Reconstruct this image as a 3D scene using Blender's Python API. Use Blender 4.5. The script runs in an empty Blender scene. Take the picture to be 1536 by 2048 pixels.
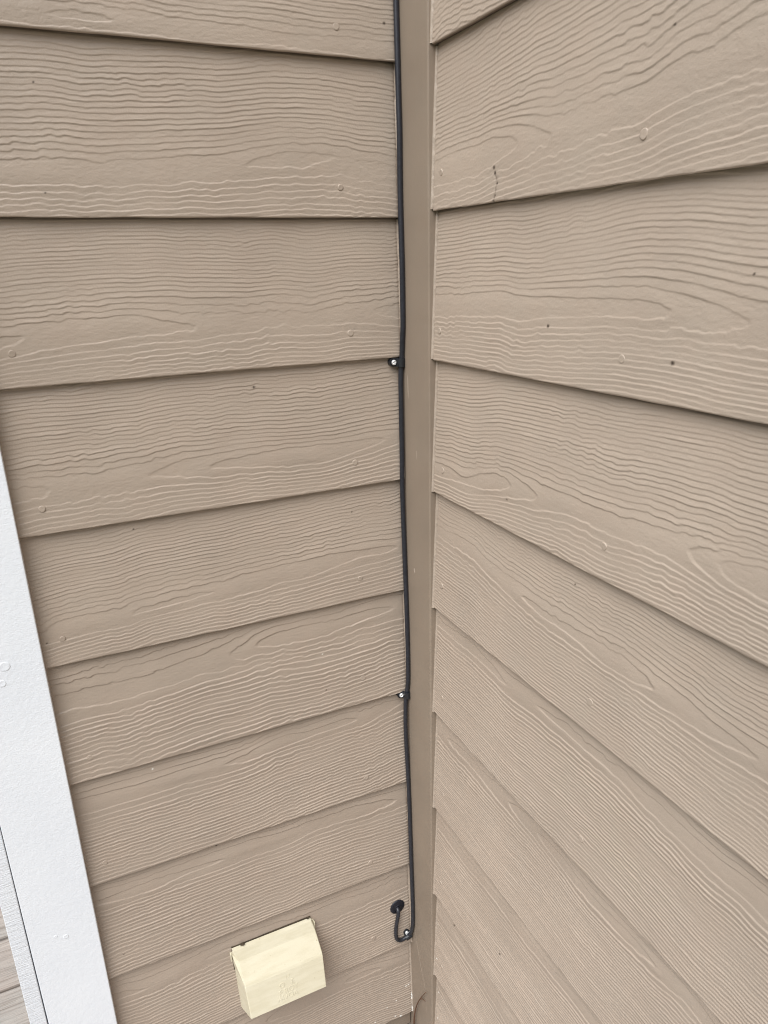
import bpy, bmesh, math, random
import numpy as np
from mathutils import Vector, Matrix

# ------------------------------------------------------------------ camera, world, sun, exposure
sc = bpy.context.scene
C = bpy.context.collection
cam_d = bpy.data.cameras.new("camera")
cam = bpy.data.objects.new("camera", cam_d); C.objects.link(cam)
CR = ((0.90603425, -0.42251361, -0.02416993), (-0.15605744, -0.28046965, -0.94709179), (0.39338023, 0.8618695, -0.3200515))
CP = (-0.4808008, -0.9482341, 1.4220117)
m = Matrix.Identity(4)
for i in range(3):
    m[i][0] = CR[0][i]; m[i][1] = -CR[1][i]; m[i][2] = -CR[2][i]; m[i][3] = CP[i]
cam.matrix_world = m
cam_d.sensor_fit = 'HORIZONTAL'; cam_d.sensor_width = 36.0
cam_d.lens = 36.0 * 1472.27 / 1536.0
cam_d.clip_start = 0.02; cam_d.clip_end = 600
sc.camera = cam

SUN_EL, SUN_AZ = math.radians(55), math.radians(217)     # azimuth of the sun measured from +X, counter-clockwise
world = bpy.data.worlds.new("World"); sc.world = world; world.use_nodes = True
nt = world.node_tree; nt.nodes.clear()
sky = nt.nodes.new("ShaderNodeTexSky"); sky.sky_type = 'NISHITA'; sky.sun_disc = False
sky.sun_elevation = SUN_EL; sky.sun_rotation = math.pi/2 - SUN_AZ
sky.air_density = 1.0; sky.dust_density = 6.0; sky.ozone_density = 0.6
bg = nt.nodes.new("ShaderNodeBackground"); bg.inputs[1].default_value = 0.06
wo = nt.nodes.new("ShaderNodeOutputWorld")
nt.links.new(sky.outputs[0], bg.inputs[0]); nt.links.new(bg.outputs[0], wo.inputs[0])
sd = bpy.data.lights.new("sun", 'SUN'); sd.energy = 3.1; sd.angle = math.radians(60); sd.color = (0.885, 0.95, 1.0)
sun = bpy.data.objects.new("sun", sd); C.objects.link(sun)
sv = Vector((math.cos(SUN_EL)*math.cos(SUN_AZ), math.cos(SUN_EL)*math.sin(SUN_AZ), math.sin(SUN_EL)))
sun.rotation_euler = sv.to_track_quat('Z', 'Y').to_euler(); sun.location = (-2, -3, 4)
sc.view_settings.view_transform = 'Standard'; sc.view_settings.look = 'None'
sc.view_settings.exposure = 0.68; sc.view_settings.gamma = 1
sc.cycles.filter_width = 1.1

# ------------------------------------------------------------------ helpers
def tag(o, label=None, cat=None, group=None, kind=None):
    if label: o['label'] = label
    if cat: o['category'] = cat
    if group: o['group'] = group
    if kind: o['kind'] = kind
    return o

def empty(name, loc=(0, 0, 0)):
    o = bpy.data.objects.new(name, None); C.objects.link(o); o.location = loc
    o.empty_display_size = 0.05
    return o

def link_mesh(name, me, mat, parent=None):
    o = bpy.data.objects.new(name, me); C.objects.link(o)
    if mat: me.materials.append(mat)
    if parent:
        o.parent = parent
        o.matrix_parent_inverse = Matrix.Translation(parent.location).inverted() if parent.type == 'EMPTY' else Matrix.Identity(4)
    return o

def bm_obj(name, bm, mat, parent=None, smooth=False):
    bmesh.ops.recalc_face_normals(bm, faces=bm.faces)
    me = bpy.data.meshes.new(name); bm.to_mesh(me); bm.free()
    if smooth:
        me.polygons.foreach_set('use_smooth', [True]*len(me.polygons))
    return link_mesh(name, me, mat, parent)

def box_bm(x0, x1, y0, y1, z0, z1, bevel=0.0, seg=2):
    bm = bmesh.new()
    r = bmesh.ops.create_cube(bm, size=1)
    for v in bm.verts:
        v.co = Vector(((x0+x1)/2 + v.co.x*(x1-x0), (y0+y1)/2 + v.co.y*(y1-y0), (z0+z1)/2 + v.co.z*(z1-z0)))
    if bevel > 0:
        bmesh.ops.bevel(bm, geom=bm.edges[:], offset=bevel, segments=seg, affect='EDGES', profile=0.6)
    return bm

def vnoise(x, y, seed):
    """smooth 2-D lattice noise, -1..1"""
    x = np.asarray(x, float) + seed*17.13; y = np.asarray(y, float) + seed*5.71
    xi = np.floor(x).astype(np.int64); yi = np.floor(y).astype(np.int64)
    fx = x - xi; fy = y - yi
    fx = fx*fx*fx*(fx*(fx*6-15)+10); fy = fy*fy*fy*(fy*(fy*6-15)+10)
    def h(a, b):
        n = (a*374761393 + b*668265263 + seed*974634777) & 0xffffffff
        n = ((n ^ (n >> 13))*1274126177) & 0xffffffff
        n = (n ^ (n >> 16)) & 0xffffffff
        return n/2147483647.5 - 1.0
    a = h(xi, yi); b = h(xi+1, yi); c = h(xi, yi+1); d = h(xi+1, yi+1)
    return (a*(1-fx)+b*fx)*(1-fy) + (c*(1-fx)+d*fx)*fy

# ------------------------------------------------------------------ materials
def new_mat(name):
    mt = bpy.data.materials.new(name); mt.use_nodes = True
    n = mt.node_tree; p = n.nodes['Principled BSDF']
    return mt, n, p

def N(n, t, **k):
    a = n.nodes.new(t)
    for kk, vv in k.items(): setattr(a, kk, vv)
    return a

def noise_node(n, co, scale, detail=3, rough=0.55, vec_scale=None):
    t = N(n, 'ShaderNodeTexNoise'); t.inputs['Scale'].default_value = scale
    t.inputs['Detail'].default_value = detail; t.inputs['Roughness'].default_value = rough
    if vec_scale:
        mp = N(n, 'ShaderNodeMapping'); mp.inputs['Scale'].default_value = vec_scale
        n.links.new(co, mp.inputs[0]); n.links.new(mp.outputs[0], t.inputs['Vector'])
    else:
        n.links.new(co, t.inputs['Vector'])
    return t

def ramp(n, fac, stops):
    r = N(n, 'ShaderNodeValToRGB'); e = r.color_ramp.elements
    e[0].position, e[0].color = stops[0][0], (*stops[0][1], 1)
    e[1].position, e[1].color = stops[-1][0], (*stops[-1][1], 1)
    for s in stops[1:-1]:
        q = e.new(s[0]); q.color = (*s[1], 1)
    n.links.new(fac, r.inputs[0]); return r

def bump(n, h, strength, dist, prev=None):
    b = N(n, 'ShaderNodeBump'); b.inputs['Strength'].default_value = strength; b.inputs['Distance'].default_value = dist
    n.links.new(h, b.inputs['Height'])
    if prev: n.links.new(prev.outputs[0], b.inputs['Normal'])
    return b

def mix(n, fac, a, b, mode='MIX'):
    mx = N(n, 'ShaderNodeMix', data_type='RGBA', blend_type=mode)
    for s, v in ((0, fac), (6, a), (7, b)):
        if isinstance(v, (int, float)): mx.inputs[s].default_value = v
        elif isinstance(v, tuple): mx.inputs[s].default_value = (*v, 1)
        else: n.links.new(v, mx.inputs[s])
    return mx

def paint_mat(name, col, rough=0.5, stip=0.00022, marks=False, var=0.05):
    mt, n, p = new_mat(name)
    co = N(n, 'ShaderNodeTexCoord').outputs['Object']
    big = noise_node(n, co, 7.0, 4)
    lo = tuple(c*(1-var) for c in col); hi = tuple(c*(1+var) for c in col)
    tint = noise_node(n, co, 23.0, 2)
    c1 = ramp(n, big.outputs[0], [(0.3, lo), (0.7, hi)])
    c2 = mix(n, tint.outputs[0], (1.015, 0.995, 0.985), (0.985, 1.005, 1.01))
    c3 = mix(n, 1.0, c1.outputs[0], c2.outputs[2], 'MULTIPLY')
    out = c3.outputs[2]
    if marks:
        a1 = N(n, 'ShaderNodeAttribute', attribute_name='dark_mark_lap_shade')  # dark specks and cracks, plus painted lap shade
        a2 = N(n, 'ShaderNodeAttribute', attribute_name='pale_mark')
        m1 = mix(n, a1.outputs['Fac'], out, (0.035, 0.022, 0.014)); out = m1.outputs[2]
        m2 = mix(n, a2.outputs['Fac'], out, (0.80, 0.78, 0.72)); out = m2.outputs[2]
    n.links.new(out, p.inputs['Base Color'])
    rg = noise_node(n, co, 40.0, 3)
    mr = N(n, 'ShaderNodeMapRange'); mr.inputs[3].default_value = rough-0.06; mr.inputs[4].default_value = rough+0.08
    n.links.new(rg.outputs[0], mr.inputs[0]); n.links.new(mr.outputs[0], p.inputs['Roughness'])
    p.inputs['Specular IOR Level'].default_value = 0.4
    s1 = noise_node(n, co, 420.0, 3, 0.6)
    s2 = noise_node(n, co, 1400.0, 2, 0.6)
    b1 = bump(n, s1.outputs[0], 1.0, stip)
    b2 = bump(n, s2.outputs[0], 1.0, stip*0.35, b1)
    n.links.new(b2.outputs[0], p.inputs['Normal'])
    return mt

TAN = (0.364, 0.295, 0.237)
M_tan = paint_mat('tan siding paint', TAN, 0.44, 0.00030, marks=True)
M_trim = paint_mat('tan trim paint', (0.238, 0.188, 0.144), 0.42, 0.00012, var=0.07)
M_caulk = paint_mat('painted caulk', (0.345, 0.280, 0.224), 0.45, 0.0004)
M_core = paint_mat('wall sheathing', (0.10, 0.08, 0.06), 0.7, 0.0005)

def white_mat(name, rough_tex):
    mt, n, p = new_mat(name)
    co = N(n, 'ShaderNodeTexCoord').outputs['Object']
    big = noise_node(n, co, 9.0, 4)
    c = ramp(n, big.outputs[0], [(0.3, (0.735, 0.760, 0.80)), (0.7, (0.775, 0.797, 0.83))])
    sp = noise_node(n, co, 260.0, 2); r2 = ramp(n, sp.outputs[0], [(0.13, (0.7, 0.7, 0.7)), (0.17, (1, 1, 1))])
    c = mix(n, 1.0, c.outputs[0], r2.outputs[0], 'MULTIPLY')
    n.links.new(c.outputs[2], p.inputs['Base Color'])
    p.inputs['Roughness'].default_value = 0.42; p.inputs['Specular IOR Level'].default_value = 0.4
    if rough_tex:
        a = noise_node(n, co, 1.0, 4, 0.65, (55, 55, 620)); b1 = bump(n, a.outputs[0], 1.0, 0.0016)
        a2 = noise_node(n, co, 900.0, 2); b2 = bump(n, a2.outputs[0], 1.0, 0.0002, b1)
    else:
        a = noise_node(n, co, 170.0, 3, 0.6); b1 = bump(n, a.outputs[0], 1.0, 0.0004)
        a2 = noise_node(n, co, 1.0, 3, 0.6, (230, 230, 520)); b2 = bump(n, a2.outputs[0], 1.0, 0.0003, b1)
    n.links.new(b2.outputs[0], p.inputs['Normal'])
    return mt
M_white = white_mat('white trim paint', False)
M_white_edge = white_mat('white paint on sawn edge', True)

def plain(name, col, rough, metallic=0.0, nscale=600.0, bdist=0.00008, var=0.12, spec=0.5):
    mt, n, p = new_mat(name)
    co = N(n, 'ShaderNodeTexCoord').outputs['Object']
    t = noise_node(n, co, nscale*0.3, 4)
    c = ramp(n, t.outputs[0], [(0.3, tuple(x*(1-var) for x in col)), (0.7, tuple(min(1, x*(1+var)) for x in col))])
    n.links.new(c.outputs[0], p.inputs['Base Color'])
    p.inputs['Roughness'].default_value = rough; p.inputs['Metallic'].default_value = metallic
    p.inputs['Specular IOR Level'].default_value = spec
    t2 = noise_node(n, co, nscale, 3); b = bump(n, t2.outputs[0], 1.0, bdist)
    n.links.new(b.outputs[0], p.inputs['Normal'])
    return mt
M_cable = plain('black cable jacket', (0.017, 0.018, 0.024), 0.36, var=0.25)
M_clip = plain('black nylon', (0.012, 0.013, 0.016), 0.38, var=0.2)
M_steel = plain('zinc screw', (0.85, 0.85, 0.84), 0.30, 0.65, 900.0, 0.0001, 0.1)
M_grom = plain('black rubber', (0.006, 0.007, 0.013), 0.5, var=0.2)
M_twig = plain('dry brown stem', (0.10, 0.045, 0.022), 0.8, nscale=900.0, bdist=0.0004, var=0.4)
M_dirt_gap_shade = plain('dirt and spider debris', (0.05, 0.035, 0.02), 0.95, nscale=900.0, bdist=0.0008, var=0.6)  # for dirt crumbs, and for the painted gap shade behind the hood

def vent_mat():
    mt, n, p = new_mat('cream plastic')
    co = N(n, 'ShaderNodeTexCoord').outputs['Object']
    a = noise_node(n, co, 14.0, 4)
    c = ramp(n, a.outputs[0], [(0.3, (0.565, 0.515, 0.385)), (0.7, (0.60, 0.555, 0.425))])
    sp = noise_node(n, co, 330.0, 2, 0.4); r2 = ramp(n, sp.outputs[0], [(0.20, (0.62, 0.56, 0.45)), (0.27, (1, 1, 1))])
    c = mix(n, 1.0, c.outputs[0], r2.outputs[0], 'MULTIPLY')
    st = noise_node(n, co, 1.0, 4, 0.6, (25, 25, 150)); r3 = ramp(n, st.outputs[0], [(0.42, (1, 1, 1)), (0.62, (0.93, 0.92, 0.89))])
    c = mix(n, 1.0, c.outputs[2], r3.outputs[0], 'MULTIPLY')
    n.links.new(c.outputs[2], p.inputs['Base Color'])
    p.inputs['Roughness'].default_value = 0.45
    t2 = noise_node(n, co, 500.0, 3); b = bump(n, t2.outputs[0], 1.0, 0.0001); n.links.new(b.outputs[0], p.inputs['Normal'])
    return mt
M_vent = vent_mat()

def deck_mat():
    mt, n, p = new_mat('weathered deck wood')
    tc = N(n, 'ShaderNodeTexCoord'); oi = N(n, 'ShaderNodeObjectInfo')
    ad = N(n, 'ShaderNodeVectorMath', operation='ADD'); n.links.new(tc.outputs['Object'], ad.inputs[0])
    cm = N(n, 'ShaderNodeCombineXYZ'); ml = N(n, 'ShaderNodeMath', operation='MULTIPLY'); ml.inputs[1].default_value = 37.0
    n.links.new(oi.outputs['Random'], ml.inputs[0]); n.links.new(ml.outputs[0], cm.inputs[0]); n.links.new(ml.outputs[0], cm.inputs[2])
    n.links.new(cm.outputs[0], ad.inputs[1]); co = ad.outputs[0]
    a = noise_node(n, co, 1.0, 5, 0.65, (5, 130, 60)); b = noise_node(n, co, 1.0, 4, 0.6, (9, 420, 90)); d = noise_node(n, co, 6.0, 3)
    c1 = ramp(n, a.outputs[0], [(0.3, (0.21, 0.172, 0.147)), (0.5, (0.33, 0.287, 0.255)), (0.72, (0.41, 0.362, 0.322))])
    c2 = ramp(n, b.outputs[0], [(0.33, (0.55, 0.5, 0.46)), (0.45, (1, 1, 1))])
    c = mix(n, 0.8, c1.outputs[0], c2.outputs[0], 'MULTIPLY')
    c3 = ramp(n, d.outputs[0], [(0.35, (0.92, 0.97, 0.98)), (0.65, (1.0, 0.97, 0.95))])
    c = mix(n, 1.0, c.outputs[2], c3.outputs[0], 'MULTIPLY')
    n.links.new(c.outputs[2], p.inputs['Base Color']); p.inputs['Roughness'].default_value = 0.8
    b1 = bump(n, a.outputs[0], 1.0, 0.0015); b2 = bump(n, b.outputs[0], 1.0, 0.0010, b1)
    n.links.new(b2.outputs[0], p.inputs['Normal'])
    return mt
M_deck = deck_mat()
mt, n, p = new_mat('soil and grass')
co = N(n, 'ShaderNodeTexCoord').outputs['Object']
g1 = noise_node(n, co, 3.0, 6); gr = ramp(n, g1.outputs[0], [(0.35, (0.05, 0.07, 0.025)), (0.7, (0.12, 0.13, 0.05))])
n.links.new(gr.outputs[0], p.inputs['Base Color']); p.inputs['Roughness'].default_value = 0.95
M_ground = mt

# ------------------------------------------------------------------ ground and deck
bm = bmesh.new()
bmesh.ops.create_grid(bm, x_segments=8, y_segments=8, size=250)
for v in bm.verts: v.co.z = -0.55
tag(bm_obj('ground', bm, M_ground), kind='structure')

deck = empty('deck', (0, 0, 0)); tag(deck, kind='structure')
rng = random.Random(4)
for k in range(-20, 12):
    y0 = 0.435 + 0.1425*k + 0.0028; y1 = y0 + 0.1425 - 0.0056
    if y0 > -0.05 and y0 < 2.2: xe = -0.60
    else: xe = 0.0 if y1 < 0.02 else -0.60
    nx = 120; bm = bmesh.new(); xs = np.linspace(-3.0, xe, nx)
    prof = [(0.0, -0.028), (0.0, -0.004), (0.0012, -0.0012), (0.0045, 0.0)]
    rows = []
    for x in xs:
        w0 = 0.0011*vnoise(x*9, k*3.3, 5) + 0.0005*vnoise(x*40, k*3.3, 6); w1 = 0.0011*vnoise(x*9, k*3.3, 7) + 0.0005*vnoise(x*40, k, 8)
        r = [bm.verts.new((x, y0+w0+a, b)) for a, b in prof] + [bm.verts.new((x, y1+w1-a, b)) for a, b in reversed(prof)]
        rows.append(r)
    for a, b in zip(rows[:-1], rows[1:]):
        for i in range(7): bm.faces.new((a[i], b[i], b[i+1], a[i+1]))
        bm.faces.new((a[7], b[7], b[0], a[0]))
    bm.faces.new(rows[0]); bm.faces.new(rows[-1])
    bm_obj('deck_board', bm, M_deck, deck)
bm = bmesh.new()
for x in (-2.8, -2.0, -1.2):
    r = box_bm(x-0.02, x+0.02, -2.4, 2.1, -0.2, -0.029)
    me = bpy.data.meshes.new('t'); r.to_mesh(me); r.free(); bm.from_mesh(me); bpy.data.meshes.remove(me)
bm_obj('joist', bm, M_deck, deck)

# ------------------------------------------------------------------ lap siding
ZL = [1.657, 1.478, 1.298, 1.121, 0.9435, 0.764, 0.588, 0.4105, 0.228, 0.0520]
ZR = [1.658, 1.481, 1.301, 1.122, 0.946, 0.770, 0.592, 0.412, 0.230, 0.0525]
T = 0.016; TAPER = 0.0078
def surf_off(v): return T - TAPER*v/0.178

# per board: centre of the cathedral (m above butt, at the corner end), slope along the board, flat half-width, ring spacing, wander
GL = [(0.010, 0.02, .016, .0056, 1.2), (0.058, -0.02, .024, .0060, 1.8), (0.066, -0.035, .020, .0050, 2.0),
      (0.062, -0.02, .021, .0050, 1.7), (0.078, -0.06, .020, .0047, 1.9), (0.152, -0.05, .026, .0052, 1.5),
      (0.150, -0.03, .022, .0043, 1.5), (0.150, -0.02, .026, .0044, 1.3), (0.146, -0.01, .022, .0043, 1.5), (0.140, 0, .026, .0042, 1.3)]
GR = [(-0.02, 0.02, .016, .0056, 1.2), (0.030, 0.075, .024, .0060, 1.9), (0.066, 0.02, .026, .0057, 1.8),
      (0.035, 0.055, .024, .0055, 2.0), (0.122, -0.05, .026, .0044, 1.8), (0.158, -0.02, .022, .0042, 1.3),
      (0.150, 0.0, .020, .0040, 1.5), (0.146, 0.01, .022, .0041, 1.4), (0.140, 0, .020, .0044, 1.4), (0.150, 0, .02, .0044, 1.4)]

SPL = [0.0051, 0.0054, 0.0043, 0.0051, 0.0049, 0.0068, 0.0055, 0.0056, 0.0054, 0.0050]
SPR = [0.0052, 0.0053, 0.0044, 0.0044, 0.0039, 0.0041, 0.0041, 0.0043, 0.0044, 0.0044]
GL = [(a[0], a[1], a[2], q, a[4]) for a, q in zip(GL, SPL)]
GR = [(a[0], a[1], a[2], q, a[4]) for a, q in zip(GR, SPR)]
NAIL_L = [(-0.1009, 1.688), (-0.1033, 1.5134), (-0.5063, 1.3361), (-0.0972, 1.3348), (-0.0978, 1.1563), (-0.5045, 1.1533), (-0.0968, 0.9776), (-0.5082, 0.9797), (-0.0981, 0.8083), (-0.5012, 0.7981), (-0.0995, 0.6217), (-0.5064, 0.6215), (-0.0972, 0.4448), (-0.097, 0.2727)]
NAIL_R = [(-0.445, 1.5147), (-0.114, 1.522), (-0.1103, 1.3391), (-0.4401, 1.337), (-0.1185, 1.158), (-0.4356, 1.1583), (-0.1161, 0.9885), (-0.1179, 0.807), (-0.4326, 0.9825), (-0.1199, 0.6341), (-0.1136, 0.4526), (-0.4347, 0.8072), (-0.1173, 0.2718)]
DARK_L = [(-0.038, 1.6972, 1.3), (-0.2332, 1.274, 1.3), (-0.4407, 1.609, .8), (-0.4456, 1.5026, .7), (-0.1594, 0.8044, .9), (-0.3492, 0.582, 1.2), (-0.5271, 0.9779, .8), (-0.1039, 1.0822, .8), (-0.5039, 0.4465, .8), (-0.4041, 1.1082, .8), (-0.2144, 0.3178, 1)]
DARK_R = [(-0.3311, 1.3562, 1.4), (-0.4982, 1.3355, 1.5), (-0.27, 1.1588, 1.0), (-0.3915, 1.0997, .8), (-0.149, 0.3947, 1.4), (-0.4647, 1.5866, .9), (-0.5627, 1.4038, .8), (-0.2854, 0.4783, 1.2),
          (-0.2282, 1.5151, 1.5), (-0.2303, 1.5096, 1.5), (-0.2346, 1.499, 1.0), (-0.2339, 1.4933, .7), (-0.2332, 1.4875, .9), (-0.2306, 1.4824, 1.1)]
PALE_L = [(-0.4242, 0.7487, 1), (-0.0333, 0.1204, 1.2), (-0.0473, 0.0545, 1.4), (-0.0588, 0.0596, 1.2), (-0.0549, 0.0964, .8), (-0.0669, 0.1224, .8), (-0.0448, 0.435, .7), (-0.1618, 0.8657, .8), (-0.028, 0.122, 1.0), (-0.0243, 0.124, 1.2), (-0.10, 0.068, .8), (-0.083, 0.063, .8), (-0.075, 0.09, .6)]
PALE_R = [(-0.1123, 0.4506, 1.2), (-0.1000, 0.2724, 1.1), (-0.0984, 0.3464, 1), (-0.1, 0.1288, 1.2), (-0.1, 0.19, .9)]
CRACKS_R = [((-0.2303, 1.5096), (-0.2335, 1.5035)), ((-0.2335, 1.5035), (-0.2346, 1.499)), ((-0.2346, 1.499), (-0.2306, 1.4824))]

def board(wall, k, zb, s_arr, rows, par, seed, parent, mat, darks, pales, cracks, end_gap=None):
    vc, sl, flat, sp, wander = par
    s = s_arr[None, :]; v = rows[:, None]
    S = s + 0*v; V = v + 0*s
    cx = vc + sl*S + 0.007*vnoise(S/0.16, 0*S, seed+1) + 0.0025*vnoise(S/0.05, 0*S, seed+2)
    u = V - cx
    core = np.exp(-(u/(flat*1.6))**2)
    rough = np.clip(0.30 + 0.75*vnoise(S/0.07, V/0.03, seed+6) + 0.45*core, 0.22, 1.2)
    u = u + sp*((0.10+0.16*rough)*vnoise(S/0.024, V/0.035, seed+7) + 0.30*rough*vnoise(S/0.0085, V/0.014, seed+8) + 0.09*rough*vnoise(S/0.0036, V/0.008, seed+12))
    r = np.sqrt(u*u + flat*flat) - flat
    ph = r/sp + 0.5 + wander*core*vnoise(S/0.26, u/0.08, seed+3) + 0.22*core*wander*vnoise(S/0.07, u/0.03, seed+4)
    ph = ph + 0.9*vnoise(S/0.30, V/0.07, seed+5)
    ph = ph + 0.16*vnoise(ph*0.55, S/0.45, seed+16) + 0.06*vnoise(ph*1.3, S/0.16, seed+17)
    gy, gx = np.gradient(ph)
    dv = rows[1]-rows[0]; ds = np.gradient(s_arr)[None, :]
    g = np.sqrt((gy/dv)**2 + (gx/ds)**2)
    f = ph - np.floor(ph)
    w = np.clip(0.00082*g, 0.04, 0.34)
    saw = np.where(f < w, 0.5-0.5*np.cos(np.pi*f/w), 0)*1.0
    t2 = np.clip((f-w)/(1-w), 0, 1)
    fall = 1 - t2
    hgt = np.where(f < w, saw, fall**1.1)
    lm = np.clip(0.92 + 0.45*vnoise(S/0.09, V/0.016, seed+9) , 0.35, 1.2)
    lm = lm*np.clip(0.90 + 0.38*vnoise(S/0.035, np.floor(ph)*3.71, seed+18), 0.25, 1.25)
    spc = np.clip(1.0/np.maximum(g, 1)/0.0048, 0.95, 1.15)          # wide rings stand a little higher
    h = (0.00048 if 0 <= k <= 2 else (0.00062 if k < 5 else 0.00088))*lm*spc*hgt
    streak = np.clip(core*(0.3+1.5*vnoise(S/0.06, V/0.03, seed+10)), 0, 1)
    h += 0.00007*streak*vnoise(S/0.0036, V/0.012, seed+11)
    h += 0.00025*vnoise(S/0.05, V/0.05, seed+13)
    h += 0.00009*vnoise(S/0.006, V/0.0022, seed+14)
    # soft lower arris, ground a little at the end by the trim
    h -= 0.0011*np.clip(1-V/0.0014, 0, 1)**2
    if end_gap is not None:
        h -= 0.0009*np.clip(1-(S-s_arr[0])/0.0028, 0, 1)**2
    off = surf_off(V) + h
    zed = zb + V + np.where(V < 0.003, 0.00035*vnoise(S/0.03, 0*V, seed+15)*(1-V/0.003), 0)
    dk = 0.55*np.clip((V-0.1772)/0.0012, 0, 1); pl = np.zeros_like(S)  # starts with shade under the next lap painted into the top rows
    for lst, arr in ((darks, dk), (pales, pl)):
        for (a, z, rad) in lst:
            if zb-0.004 < z < zb+0.18:
                rr = 0.0012*rad
                d = np.hypot((S+a)/1.0, (V-(z-zb)))
                arr[:] = np.maximum(arr, np.clip(1.5-d/rr, 0, 1))
    for (p0, p1) in cracks:
        if zb-0.004 < p0[1] < zb+0.18:
            ax, az = -p0[0], p0[1]-zb; bx, bz = -p1[0], p1[1]-zb
            L2 = (bx-ax)**2+(bz-az)**2
            tt = np.clip(((S-ax)*(bx-ax)+(V-az)*(bz-az))/L2, 0, 1)
            d = np.hypot(S-ax-tt*(bx-ax), V-az-tt*(bz-az))
            dk = np.maximum(dk, 0.45*np.clip(1.6-d/0.0008, 0, 1)); off -= 0.0006*np.clip(1.6-d/0.0009, 0, 1)
    if wall == 'R': zed = zed + {1: -0.003, 2: 0.010, 3: 0.005, 5: -0.006}.get(k, 0)*(S-0.0945)
    nr, nc = S.shape
    # extra strip for the underside
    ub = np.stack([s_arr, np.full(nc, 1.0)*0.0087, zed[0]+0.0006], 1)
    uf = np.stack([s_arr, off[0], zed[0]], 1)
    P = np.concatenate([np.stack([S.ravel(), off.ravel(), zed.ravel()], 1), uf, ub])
    if wall == 'L': co = np.stack([-P[:, 0], -P[:, 1], P[:, 2]], 1)
    else: co = np.stack([-P[:, 1], -P[:, 0], P[:, 2]], 1)
    idx = np.arange(nr*nc).reshape(nr, nc)
    a, b, c, d = idx[:-1, :-1].ravel(), idx[:-1, 1:].ravel(), idx[1:, 1:].ravel(), idx[1:, :-1].ravel()
    b0 = nr*nc; j = np.arange(nc-1)
    fa, fb, fc, fd = b0+nc+j, b0+nc+j+1, b0+j+1, b0+j
    Q = np.concatenate([np.stack([a, b, c, d], 1), np.stack([fa, fb, fc, fd], 1)])
    if wall == 'L': Q = Q[:, ::-1]
    # end cap at the free start: a ladder of quads back to the sheathing
    me = bpy.data.meshes.new('siding_board')
    cap0 = len(co)
    capP = np.stack([np.full(nr, s_arr[0]), np.full(nr, 0.001), zed[:, 0]], 1); capF = np.stack([np.full(nr, s_arr[0]), off[:, 0], zed[:, 0]], 1)
    CPn = np.concatenate([capF, capP])
    cc = np.stack([-CPn[:, 0], -CPn[:, 1], CPn[:, 2]], 1) if wall == 'L' else np.stack([-CPn[:, 1], -CPn[:, 0], CPn[:, 2]], 1)
    co = np.concatenate([co, cc]); i = np.arange(nr-1)
    cq = np.stack([cap0+i, cap0+i+1, cap0+nr+i+1, cap0+nr+i], 1)
    if wall == 'L': cq = cq[:, ::-1]
    Q = np.concatenate([Q, cq])
    me.vertices.add(len(co)); me.vertices.foreach_set('co', co.astype(np.float32).ravel())
    me.loops.add(Q.size); me.loops.foreach_set('vertex_index', Q.astype(np.int32).ravel())
    me.polygons.add(len(Q)); me.polygons.foreach_set('loop_start', np.arange(0, Q.size, 4, dtype=np.int32))
    me.polygons.foreach_set('loop_total', np.full(len(Q), 4, np.int32)) if False else None
    me.polygons.foreach_set('use_smooth', np.ones(len(Q), bool))
    me.update(calc_edges=True)
    for nm, arr in (('dark_mark_lap_shade', dk), ('pale_mark', pl)):
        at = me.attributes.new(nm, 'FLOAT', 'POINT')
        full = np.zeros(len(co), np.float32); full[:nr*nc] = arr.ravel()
        if nm == 'dark_mark_lap_shade': full[nr*nc:nr*nc+nc] = 0.15; full[nr*nc+nc:nr*nc+2*nc] = 0.95  # underside coloured dark, painting in the shade below the lap
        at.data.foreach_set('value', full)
    return link_mesh('siding_board', me, mat, parent)

def nail(wall, a, z, zb, parent, seed):
    rg = random.Random(seed)
    R = 0.0040*rg.uniform(0.88, 1.1); H = 0.0006*rg.uniform(0.6, 1.3)
    prof = [(R*1.06, -0.0006), (R*1.02, H*0.35), (R*0.93, H*0.85), (R*0.80, H), (R*0.5, H*0.93), (R*0.2, H*0.80), (0, H*0.78)]
    bm = bmesh.new(); n_ = 24; rings = []
    off = surf_off(z-zb) + 0.0004
    tilt = (rg.uniform(-.08, .08), rg.uniform(-.08, .08))
    for (r, h) in prof[:-1]:
        ring = []
        for i in range(n_):
            t = 2*math.pi*i/n_; rr = r*(1+0.03*math.sin(3*t+seed))
            q = (rr*math.cos(t), rr*math.sin(t)); hh = h + q[0]*tilt[0] + q[1]*tilt[1]
            ring.append(bm.verts.new((a+q[0], -(off+hh), z+q[1]) if wall == 'L' else (-(off+hh), a+q[0], z+q[1])))
        rings.append(ring)
    for r0, r1 in zip(rings[:-1], rings[1:]):
        for i in range(n_): bm.faces.new((r0[i], r0[(i+1) % n_], r1[(i+1) % n_], r1[i]))
    bm.faces.new(rings[-1])
    return bm_obj('nail_head', bm, M_tan, parent, smooth=True)

def siding_wall(wall, zs, pars, s_arr, nails, darks, pales, cracks, label):
    root = tag(empty('siding_wall'), label, 'wall')
    rows = np.arange(0, 0.1895, 0.0007)
    for k, zb in enumerate(zs):
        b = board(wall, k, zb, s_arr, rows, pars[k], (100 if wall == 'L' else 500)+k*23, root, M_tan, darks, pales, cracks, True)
        for i, (a, z) in enumerate(nails):
            if zb < z < zb+0.178: nail(wall, a, z, zb, b, i+(7 if wall == 'L' else 70))
    rows2 = np.arange(0, 0.1895, 0.0016)
    for k in range(1, 5):                                           # plainer courses above the frame
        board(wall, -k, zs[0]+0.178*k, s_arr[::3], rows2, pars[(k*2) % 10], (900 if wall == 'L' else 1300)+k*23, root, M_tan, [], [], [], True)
    return root

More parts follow.
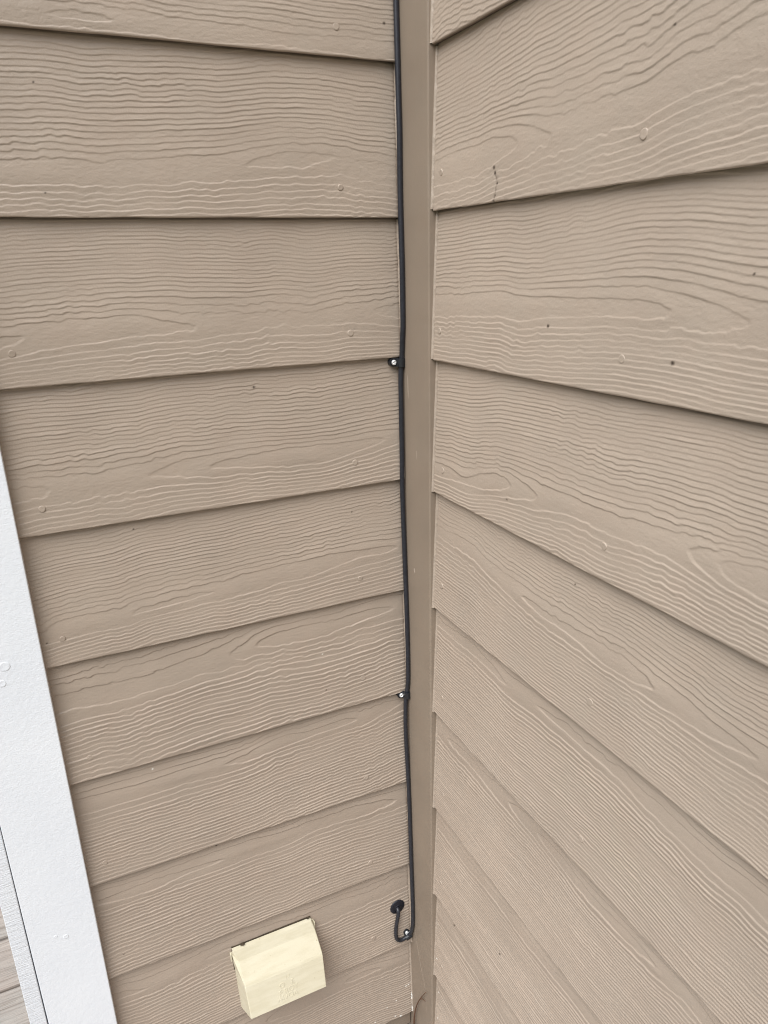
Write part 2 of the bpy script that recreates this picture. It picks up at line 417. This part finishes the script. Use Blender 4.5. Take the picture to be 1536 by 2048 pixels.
sL = np.arange(0.0228, 0.540, 0.0018)
sR = np.concatenate([np.arange(0.0945, 0.70, 0.0018), np.arange(0.70, 1.9, 0.012)])
wallL = siding_wall('L', ZL, GL, sL, NAIL_L, DARK_L, PALE_L, [], 'left wall of tan lap siding between the corner trim and the white trim, with the cream vent on it')
wallR = siding_wall('R', ZR, GR, sR, NAIL_R, DARK_R, PALE_R, CRACKS_R, 'right wall of tan lap siding running toward the viewer from the corner')
bm_obj('sheathing', box_bm(-0.615, 0.0, 0.0, 2.2, -0.028, 5.4), M_core, wallL)
bm_obj('sheathing', box_bm(0.0, 0.12, -1.9, 2.2, -0.028, 5.4), M_core, wallR)
bm_obj('starter_strip', box_bm(-0.53, -0.0225, -0.0075, 0.0, 0.012, 0.062, 0.001), M_trim, wallL)
bm_obj('starter_strip', box_bm(-0.0075, 0.0, -1.9, -0.0945, 0.012, 0.062, 0.001), M_trim, wallR)

# ------------------------------------------------------------------ tan corner trim board with caulk
trim = tag(empty('corner_trim'), 'smooth darker tan vertical trim board in the inside corner, beside the black cable', 'trim')
bm = bmesh.new()
x0, x1, y0, y1 = -0.0210, 0.0, -0.0938, 0.0
zs = np.arange(-0.004, 2.50, 0.006); rings = []
for z in zs:
    e = 0.00025*vnoise(z*14, 1.0, 31) + 0.00012*vnoise(z*80, 1.0, 32)
    r = 0.0018
    pts = [(x1, y1), (x0, y1), (x0+e, y0*0.66), (x0, y0*0.33), (x0+e, y0+r), (x0+r*0.3+e, y0+r*0.3), (x0+r, y0+e), (x1, y0+e)]
    pts = [(x1, y1), (x0, y1), (x0+e*0.6, y0*0.5), (x0+e, y0+r), (x0+r*0.3+e, y0+r*0.3), (x0+r, y0+e), (x1, y0+e)]
    rings.append([bm.verts.new((a, b, z)) for a, b in pts])
for a, b in zip(rings[:-1], rings[1:]):
    n_ = len(a)
    for i in range(n_): bm.faces.new((a[i], a[(i+1) % n_], b[(i+1) % n_], b[i]))
bm_obj('trim_board', bm, M_trim, trim)

def caulk(side):
    zlist = ZR if side == 'R' else ZL
    bm = bmesh.new(); prev = None
    for z in np.arange(0.053, 2.35, 0.0022):
        zb = max([q for q in zlist if q <= z] or [zlist[-1]])
        if z > zlist[0]+0.178: zb = zlist[0]+0.178*math.floor((z-zlist[0])/0.178)
        o = surf_off(z-zb)
        near = np.clip(1-(zb+0.178-z)/0.012, 0, 1)            # gap just below the next lap
        wv = 0.0005*float(vnoise(z*60, 0.3, 41 if side == 'R' else 42)) + 0.0003*float(vnoise(z*260, 0.3, 43))
        wd = 0.0034 + wv*1.4
        pts = []
        for i in range(7):
            t = i/6.0
            bulge = 0.0009*math.sin(t*math.pi) + wv*0.5
            if side == 'R':
                a = (0.0212*(1-t)*0 + (o+0.0022*(1-t)+0.0003) + bulge*0.8 - 0.0012*t**2, 0.0935 + wd*t + bulge*0.6)
                pts.append((-a[0], -a[1], z))
            else:
                a = (0.0206 + (wd*0.8)*t, o + 0.0020*(1-t) + bulge*0.9 - 0.0004*t)
                pts.append((-a[0], -a[1], z))
        cur = [bm.verts.new(q) for q in pts]
        if prev and abs(z-zb) > 0.0022:
            for i in range(6): bm.faces.new((prev[i], prev[i+1], cur[i+1], cur[i]))
        prev = cur
    return bm_obj('caulk_bead', bm, M_caulk, trim, smooth=True)
caulk('R'); caulk('L')
# smeared ridge of caulk running down the face of the trim below the cable
bm = bmesh.new(); prev = None
cr = [(-0.0260, 0.287), (-0.0319, 0.2668), (-0.041, 0.2344), (-0.0523, 0.2039), (-0.0655, 0.1782), (-0.071, 0.150), (-0.073, 0.11)]
for i in range(61):
    t = i/60*(len(cr)-1); j = min(int(t), len(cr)-2); f = t-j
    y = cr[j][0]*(1-f)+cr[j+1][0]*f; z = cr[j][1]*(1-f)+cr[j+1][1]*f
    hh = 0.0003*math.sin(math.pi*min(1, (i+0.01)/60))**0.6
    cur = [bm.verts.new((-0.0208, y+0.0016, z+0.0005)), bm.verts.new((-0.0210-hh, y, z)), bm.verts.new((-0.0208, y-0.0008, z-0.0003))]
    if prev:
        for q in range(2): bm.faces.new((prev[q], prev[q+1], cur[q+1], cur[q]))
    prev = cur
bm_obj('caulk_smear', bm, M_caulk, trim, smooth=True)
# unpainted board end at the foot of the left wall
M_bare = plain('bare fibre cement', (0.78, 0.77, 0.73), 0.8, nscale=700, bdist=0.0003, var=0.08)
bm = bmesh.new(); prev = None
for i in range(40):
    z = 0.0540 + (0.1020-0.0540)*i/39; xx = -0.0213; w = 0.0019*(0.75+0.35*float(vnoise(i*0.6, 0, 77)))
    o = surf_off(z-0.052)+0.0010
    cur = [bm.verts.new((xx+0.0001, -o+0.002, z)), bm.verts.new((xx-0.0001, -o-0.0004, z)), bm.verts.new((xx-w, -o, z)), bm.verts.new((xx-w-0.0002, -o+0.002, z))]
    if prev:
        for q in range(3): bm.faces.new((prev[q], prev[q+1], cur[q+1], cur[q]))
    prev = cur
bm_obj('bare_board_end', bm, M_bare, wallL)

# ------------------------------------------------------------------ white outside corner trim
wt = tag(empty('white_corner_trim', (-0.58, 0, 0)), 'white painted corner trim boards at the left end of the siding, standing above the deck', 'trim')
def slant(bm, k):
    for v in bm.verts: v.co.x += k*(v.co.z-0.6)
    return bm
b = slant(box_bm(-0.6195, -0.5315, -0.0262, 0.0, -0.002, 2.5, 0.0012, 2), -0.0065); fb = bm_obj('front_board', b, M_white, wt)
b = slant(box_bm(-0.6415, -0.6206, -0.0266, 0.0890, -0.002, 2.5, 0.0010, 2), -0.0045); sb = bm_obj('side_board', b, M_white_edge, wt)
for (a, z, R) in [(-0.5728, 0.528, .0035), (-0.5770, 0.9644, .0062), (-0.5835, 0.9423, .0045), (-0.5855, 0.534, .0022)]:
    bm = bmesh.new(); n_ = 24; rings = []
    for (r, h) in [(R*1.1, -0.0004), (R, 0.0002), (R*0.85, 0.0003), (R*0.6, 0.00015), (R*0.2, 0.0001)]:
        rings.append([bm.verts.new((a+r*math.cos(2*math.pi*i/n_)*(1+.06*math.sin(2.3*i+R*900)), -(0.0263+h), z+r*math.sin(2*math.pi*i/n_)*(1+.05*math.sin(1.7*i)))) for i in range(n_)])
    for r0, r1 in zip(rings[:-1], rings[1:]):
        for i in range(n_): bm.faces.new((r0[i], r0[(i+1) % n_], r1[(i+1) % n_], r1[i]))
    bm.faces.new(rings[-1]); bm_obj('filled_nail_hole', bm, M_white, fb, smooth=True)

# ------------------------------------------------------------------ tubes, cable
def smooth_path(pts, per=6):
    pts = [Vector(q) for q in pts]; out = []
    for i in range(len(pts)-1):
        p0 = pts[max(i-1, 0)]; p1 = pts[i]; p2 = pts[i+1]; p3 = pts[min(i+2, len(pts)-1)]
        for j in range(per):
            t = j/per
            out.append(0.5*((2*p1)+(p2-p0)*t+(2*p0-5*p1+4*p2-p3)*t*t+(3*p1-p0-3*p2+p3)*t**3))
    out.append(pts[-1]); return out

def tube(path, rad, n_=16, cap=True):
    bm = bmesh.new(); rings = []; prev_n = Vector((0, -1, 0))
    for i, q in enumerate(path):
        t = (path[min(i+1, len(path)-1)] - path[max(i-1, 0)]).normalized()
        nn = (prev_n - t*prev_n.dot(t)).normalized(); prev_n = nn; bb = t.cross(nn)
        r = rad(i/(len(path)-1)) if callable(rad) else rad
        rings.append([bm.verts.new(q + nn*r*math.cos(2*math.pi*k/n_) + bb*r*math.sin(2*math.pi*k/n_)) for k in range(n_)])
    for a, b in zip(rings[:-1], rings[1:]):
        for k in range(n_): bm.faces.new((a[k], a[(k+1) % n_], b[(k+1) % n_], b[k]))
    if cap: bm.faces.new(rings[0]); bm.faces.new(rings[-1])
    return bm

CABLE = [(-0.0248, -0.0228, 1.7506), (-0.0248, -0.0215, 1.7206), (-0.0248, -0.023, 1.6573), (-0.0248, -0.024, 1.6137), (-0.0248, -0.0251, 1.58), (-0.0248, -0.0246, 1.54), (-0.0248, -0.0245, 1.4989), (-0.0248, -0.0256, 1.4503), (-0.0248, -0.0266, 1.4173), (-0.0248, -0.0265, 1.3486), (-0.0248, -0.024, 1.3219), (-0.0248, -0.0216, 1.3), (-0.0252, -0.0197, 1.2841), (-0.0261, -0.0197, 1.2669), (-0.0262, -0.0197, 1.2388), (-0.0262, -0.0197, 1.1958), (-0.0261, -0.0197, 1.1665), (-0.0265, -0.0197, 1.1063), (-0.0256, -0.0197, 1.0516), (-0.0248, -0.021, 0.9873), (-0.0248, -0.0234, 0.9298), (-0.0248, -0.0253, 0.8704), (-0.0248, -0.0259, 0.8175), (-0.0248, -0.0251, 0.7898), (-0.0248, -0.0223, 0.7735), (-0.0263, -0.0197, 0.7548), (-0.0277, -0.0197, 0.7223), (-0.0278, -0.0197, 0.6935), (-0.0267, -0.0197, 0.6541), (-0.0253, -0.0197, 0.6138), (-0.0248, -0.0207, 0.5839), (-0.0248, -0.023, 0.5338), (-0.0248, -0.025, 0.4716), (-0.0248, -0.0271, 0.4076), (-0.0248, -0.0289, 0.3642), (-0.0248, -0.0301, 0.3194), (-0.0248, -0.0291, 0.2892), (-0.0248, -0.0258, 0.2705), (-0.0262, -0.0215, 0.258), (-0.0314, -0.0197, 0.2508), (-0.0397, -0.0197, 0.2477), (-0.0468, -0.0197, 0.2483), (-0.0518, -0.0197, 0.2527), (-0.0544, -0.0197, 0.2611), (-0.0547, -0.0197, 0.2744), (-0.053, -0.0200, 0.2901), (-0.0507, -0.0203, 0.3030), (-0.049, -0.0200, 0.3120), (-0.0484, -0.0175, 0.3180), (-0.0482, -0.0100, 0.3200)]
up = [(-0.0248, -0.0205, 2.5), (-0.0248, -0.0222, 2.2), (-0.0248, -0.0205, 1.95), (-0.0248, -0.0222, 1.82)]
path = smooth_path(up + CABLE, 7)
cab = bm_obj('cable', tube(path, 0.00350, 20), M_cable, None, smooth=True)
tag(cab, 'thin black cable running down the left wall beside the corner trim, hooked at its foot', 'cable')

# grommet where the cable enters the wall
bm = bmesh.new(); n_ = 40; rings = []
gx, gz, go = -0.0472, 0.3205, surf_off(0.3205-0.228)+0.0006
for (r, h) in [(0.0142, -0.0012), (0.0143, 0.0003), (0.0137, 0.0010), (0.0100, 0.0014), (0.0058, 0.0016), (0.0046, 0.0020), (0.0040, 0.0030), (0.0030, 0.001)]:
    rings.append([bm.verts.new((gx+r*math.cos(2*math.pi*i/n_), -(go+h), gz+r*math.sin(2*math.pi*i/n_))) for i in range(n_)])
for r0, r1 in zip(rings[:-1], rings[1:]):
    for i in range(n_): bm.faces.new((r0[i], r0[(i+1) % n_], r1[(i+1) % n_], r1[i]))
bm.faces.new(rings[-1])
g = bm_obj('cable_grommet', bm, M_grom, None, smooth=True)
tag(g, 'round black rubber grommet on the left wall where the cable end enters the siding', 'grommet')

# cable clips
def clip(cx, cz, ycab, base, cabx, rot, label, yscrew):
    """built with the cable running along local Z at local x = dx, screw at local origin; rot turns it about Y"""
    root = tag(empty('cable_clip', (cx, -base, cz)), label, 'clip', 'cable clips on the black cable')
    Rm = Matrix.Rotation(rot, 4, 'Y'); Tm = Matrix.Translation((cx, 0, cz))
    dx = cabx
    w = 0.0058
    # body: tab with a rounded end
    bm = bmesh.new(); prof = []
    for i in range(13):
        t = math.pi/2 + math.pi*i/12
        prof.append((-0.0005+0.0056*math.cos(t), 0.0056*math.sin(t)))
    prof += [(dx-0.0026, -w), (dx-0.0026, w)]
    f0 = [bm.verts.new((a, -base, b)) for a, b in prof]; f1 = [bm.verts.new((a, -yscrew, b)) for a, b in prof]
    bm.faces.new(f0); bm.faces.new(f1)
    for i in range(len(prof)): bm.faces.new((f0[i], f0[(i+1) % len(prof)], f1[(i+1) % len(prof)], f1[i]))
    bmesh.ops.bevel(bm, geom=[e for e in bm.edges if all(v in f1 for v in e.verts)], offset=0.0006, segments=2, affect='EDGES')
    for v in bm.verts: v.co = (Tm @ Rm) @ v.co
    bm_obj('clip_tab', bm, M_clip, root)
    # strap hooked over the cable
    bm = bmesh.new(); R0, R1 = 0.0038, 0.0052; prev = None
    arc = [(dx-0.0046, -(yscrew-0.0012)+0.0, dx-0.0046, -(yscrew+0.0002))]
    pr = []
    for i in range(15):
        t = math.radians(205 - 245*i/14)                         # sweeps over the front to the far side
        pr.append(((dx+R0*math.cos(t), -(ycab+R0*math.sin(t))), (dx+R1*math.cos(t), -(ycab+R1*math.sin(t)))))
    pr.insert(0, ((dx-0.0065, -(yscrew-0.0014)), (dx-0.0065, -(yscrew+0.0003))))
    pr.append(((dx+R0-0.0004, -(base+0.0002)), (dx+R1-0.0002, -(base+0.0002))))
    for (i0, i1) in pr:
        cur = [bm.verts.new((i0[0], i0[1], -w)), bm.verts.new((i1[0], i1[1], -w)), bm.verts.new((i1[0], i1[1], w)), bm.verts.new((i0[0], i0[1], w))]
        if prev:
            for q in range(4): bm.faces.new((prev[q], prev[(q+1) % 4], cur[(q+1) % 4], cur[q]))
        else: bm.faces.new(cur)
        prev = cur
    bm.faces.new(prev)
    bmesh.ops.bevel(bm, geom=[e for e in bm.edges if abs(e.verts[0].co.z-e.verts[1].co.z) < 1e-6 and len(e.link_faces) == 2 and e.calc_face_angle(0) > 1.2], offset=0.0003, segments=2, affect='EDGES')
    for v in bm.verts: v.co = (Tm @ Rm) @ v.co
    bm_obj('clip_strap', bm, M_clip, root)
    # pan-head screw with a cross recess
    bm = bmesh.new(); n_ = 32; rings = []; R = 0.0036
    prof = [(R, 0.0), (R, 0.0009), (R*0.93, 0.0015), (R*0.78, 0.0020), (R*0.62, 0.0022), (R*0.5, 0.0022), (R*0.3, 0.0019), (R*0.1, 0.0012)]
    for (r, h) in prof:
        ring = []
        for i in range(n_):
            t = 2*math.pi*i/n_+0.4
            dep = 0.0012*max(0, math.cos(4*(t-0.4)))**3 if r < R*0.68 else 0
            ring.append(bm.verts.new((r*math.cos(t), -(yscrew+h-dep), r*math.sin(t))))
        rings.append(ring)
    for r0, r1 in zip(rings[:-1], rings[1:]):
        for i in range(n_): bm.faces.new((r0[i], r0[(i+1) % n_], r1[(i+1) % n_], r1[i]))
    bm.faces.new(rings[-1])
    for v in bm.verts: v.co = (Tm @ Rm) @ v.co
    bm_obj('screw_head', bm, M_steel, root, smooth=False)
    return root
clip(-0.0350, 1.2915, 0.0205, 0.0094, 0.0102, math.radians(2), 'topmost black cable clip with a bright screw, below the third lap beside the corner trim', 0.0172)
clip(-0.0333, 0.7600, 0.0215, 0.0094, 0.0086, math.radians(-6), 'middle black cable clip with a bright screw, halfway down the cable', 0.0172)
clip(-0.0318, 0.2570, 0.0200, 0.0148, 0.0075, math.radians(72), 'lowest black cable clip, tilted, holding the hooked foot of the cable', 0.0172)

# ------------------------------------------------------------------ cream vent hood
vent = tag(empty('vent_hood', (-0.27, -0.012, 0.30)), 'cream plastic vent hood on the lower left wall with a sloped top and raised lettering', 'vent')
sec = [  # xl, xr, y, z from the wall edge, over the slope, down the front
    (-0.3455, -0.2105, -0.0125, 0.3745), (-0.3448, -0.2098, -0.0158, 0.3700), (-0.3390, -0.2060, -0.0235, 0.3540), (-0.3368, -0.2030, -0.0440, 0.3245),
    (-0.3364, -0.2028, -0.0462, 0.3205), (-0.3350, -0.2056, -0.0628, 0.2710)]
th = 0.0022
bm = bmesh.new()
front = []
for (xl, xr, y, z) in sec:
    front.append([bm.verts.new((xl*(1-t)+xr*t, y, z)) for t in np.linspace(0, 1, 9)])
for a, b in zip(front[:-1], front[1:]):
    for i in range(8): bm.faces.new((a[i], a[i+1], b[i+1], b[i]))
# sides
bl = [(-0.3420, -0.0120, 0.2450), (-0.3440, -0.0110, 0.3300), (-0.3475, -0.0118, 0.3660)]
br = [(-0.2010, -0.0120, 0.2450), (-0.2030, -0.0110, 0.3300), (-0.2062, -0.0118, 0.3640)]
for col, back in ((0, bl), (8, br)):
    bv = [bm.verts.new(q) for q in back]
    f = [r[col] for r in front]
    bm.faces.new((f[5], f[4], f[3], bv[1], bv[0])); bm.faces.new((f[3], f[2], bv[2], bv[1])); bm.faces.new((f[2], f[1], bv[2]))
bmesh.ops.recalc_face_normals(bm, faces=bm.faces)
sharp = [e for e in bm.edges if len(e.link_faces) == 2 and e.calc_face_angle(0) > 0.35]
bmesh.ops.bevel(bm, geom=sharp, offset=0.0016, segments=3, affect='EDGES', profile=0.6)
hood = bm_obj('hood', bm, M_vent, vent, smooth=False)
sm = hood.modifiers.new('wall', 'SOLIDIFY'); sm.thickness = 0.0022; sm.offset = -1
# back plate, small ears beside the top edge, flap inside
bm_obj('back_plate', box_bm(-0.3400, -0.2060, -0.0122, -0.0085, 0.246, 0.368, 0.0006), M_vent, vent)
bm_obj('gap_shade_strip', box_bm(-0.3455, -0.2098, -0.0118, -0.0080, 0.247, 0.3757, 0.0003), M_dirt_gap_shade, vent)  # added dark strip standing in for the shadow gap around the hood
for xx, zz in ((-0.3482, 0.3632), (-0.2050, 0.3625)):
    bm_obj('hinge_ear', box_bm(xx-0.0008, xx+0.0012, -0.0165, -0.0100, zz-0.012, zz+0.0025, 0.0007), M_vent, vent)
b = box_bm(-0.331, -0.209, -0.0008, 0.0008, -0.088, 0.0, 0.0004)
for v in b.verts: v.co = Matrix.Translation((0, -0.020, 0.345)) @ Matrix.Rotation(math.radians(-10), 4, 'X') @ v.co
bm_obj('damper_flap', b, M_vent, vent)
def letters():
    bm = bmesh.new()
    rows = [("JU'", 0.0052, 0.0038, 0.0145, 14), ("O   E", 0.0090, 0.000, 0.0020, 0), ("F ROY", 0.0090, 0.002, -0.0085, 4), ("AIVOA", 0.0085, -0.001, -0.0180, 0)]
    # the front panel's own axes
    u = Vector((1, 0, 0)); dn = Vector((0, -0.0166, -0.0495)).normalized(); nn = u.cross(-dn).normalized()
    if nn.y > 0: nn = -nn
    ctr = Vector((-0.2700, (-0.0462-0.0628)/2, (0.3205+0.2710)/2))
    for i, (txt, size, ox, oz, ang) in enumerate(rows):
        cu = bpy.data.curves.new('t', 'FONT'); cu.body = txt; cu.size = size*1.35; cu.align_x = 'CENTER'; cu.extrude = 0.00026; cu.bevel_depth = 0.0001
        cu.resolution_u = 3
        ob = bpy.data.objects.new('t', cu); C.objects.link(ob)
        me = bpy.data.meshes.new_from_object(ob.evaluated_get(bpy.context.evaluated_depsgraph_get()))
        B = Matrix((( u.x, -dn.x, nn.x, 0), (u.y, -dn.y, nn.y, 0), (u.z, -dn.z, nn.z, 0), (0, 0, 0, 1)))
        me.transform(Matrix.Translation(ctr + u*ox - dn*oz + nn*0.0001) @ B @ Matrix.Rotation(math.radians(ang), 4, 'Z'))
        bm.from_mesh(me); bpy.data.meshes.remove(me); bpy.data.objects.remove(ob); bpy.data.curves.remove(cu)
    return bm
bm_obj('raised_lettering', letters(), M_vent, hood)
# crumbs of dirt caught along the top edge
rg = random.Random(3)
for (cx, cz, R, k) in [(-0.3275, 0.3755, 0.0030, 1), (-0.2150, 0.3765, 0.0022, 1)]:
    bm = bmesh.new(); bmesh.ops.create_icosphere(bm, subdivisions=3, radius=R)
    for v in bm.verts:
        d = 1+0.35*float(vnoise(v.co.x*900+cx*50, v.co.z*900+v.co.y*500, 61))
        v.co = Vector((cx+v.co.x*d*1.1, -0.0135+v.co.y*d*0.7, cz+v.co.z*d*0.8))
    bm_obj('dirt', bm, M_dirt_gap_shade, vent)
# thin paint runs on the tan trim
for (yy, z0, L, R) in [(-0.0315, 1.258, 0.017, 0.0008), (-0.0560, 1.165, 0.008, 0.0008), (-0.045, 0.986, 0.004, 0.0015)]:
    bm = bmesh.new(); bmesh.ops.create_uvsphere(bm, u_segments=16, v_segments=12, radius=1.0)
    for v in bm.verts: v.co = Vector((-0.0209+v.co.x*R*0.45, yy+v.co.y*R+v.co.z*0.0008, z0+v.co.z*L))
    bm_obj('paint_run', bm, M_caulk, trim, smooth=True)

# ------------------------------------------------------------------ dry stem at the foot of the corner
main = smooth_path([(-0.027, -0.024, 0.002), (-0.0265, -0.0275, 0.020), (-0.026, -0.0301, 0.0371), (-0.026, -0.0328, 0.0641), (-0.026, -0.0418, 0.0981), (-0.026, -0.0566, 0.1331), (-0.0255, -0.0787, 0.1747)], 8)
bm = tube(main, lambda t: 0.0016*(1-t)+0.0006, 8)
side = smooth_path([(-0.026, -0.0560, 0.132), (-0.0258, -0.066, 0.1440), (-0.0255, -0.077, 0.1500)], 8)
b2 = tube(side, lambda t: 0.0008*(1-t)+0.0003, 6)
me = bpy.data.meshes.new('t'); b2.to_mesh(me); b2.free(); bm.from_mesh(me); bpy.data.meshes.remove(me)
tag(bm_obj('dry_stem', bm, M_twig, None, smooth=True), 'thin brown dry stem leaning on the foot of the corner trim', 'twig')
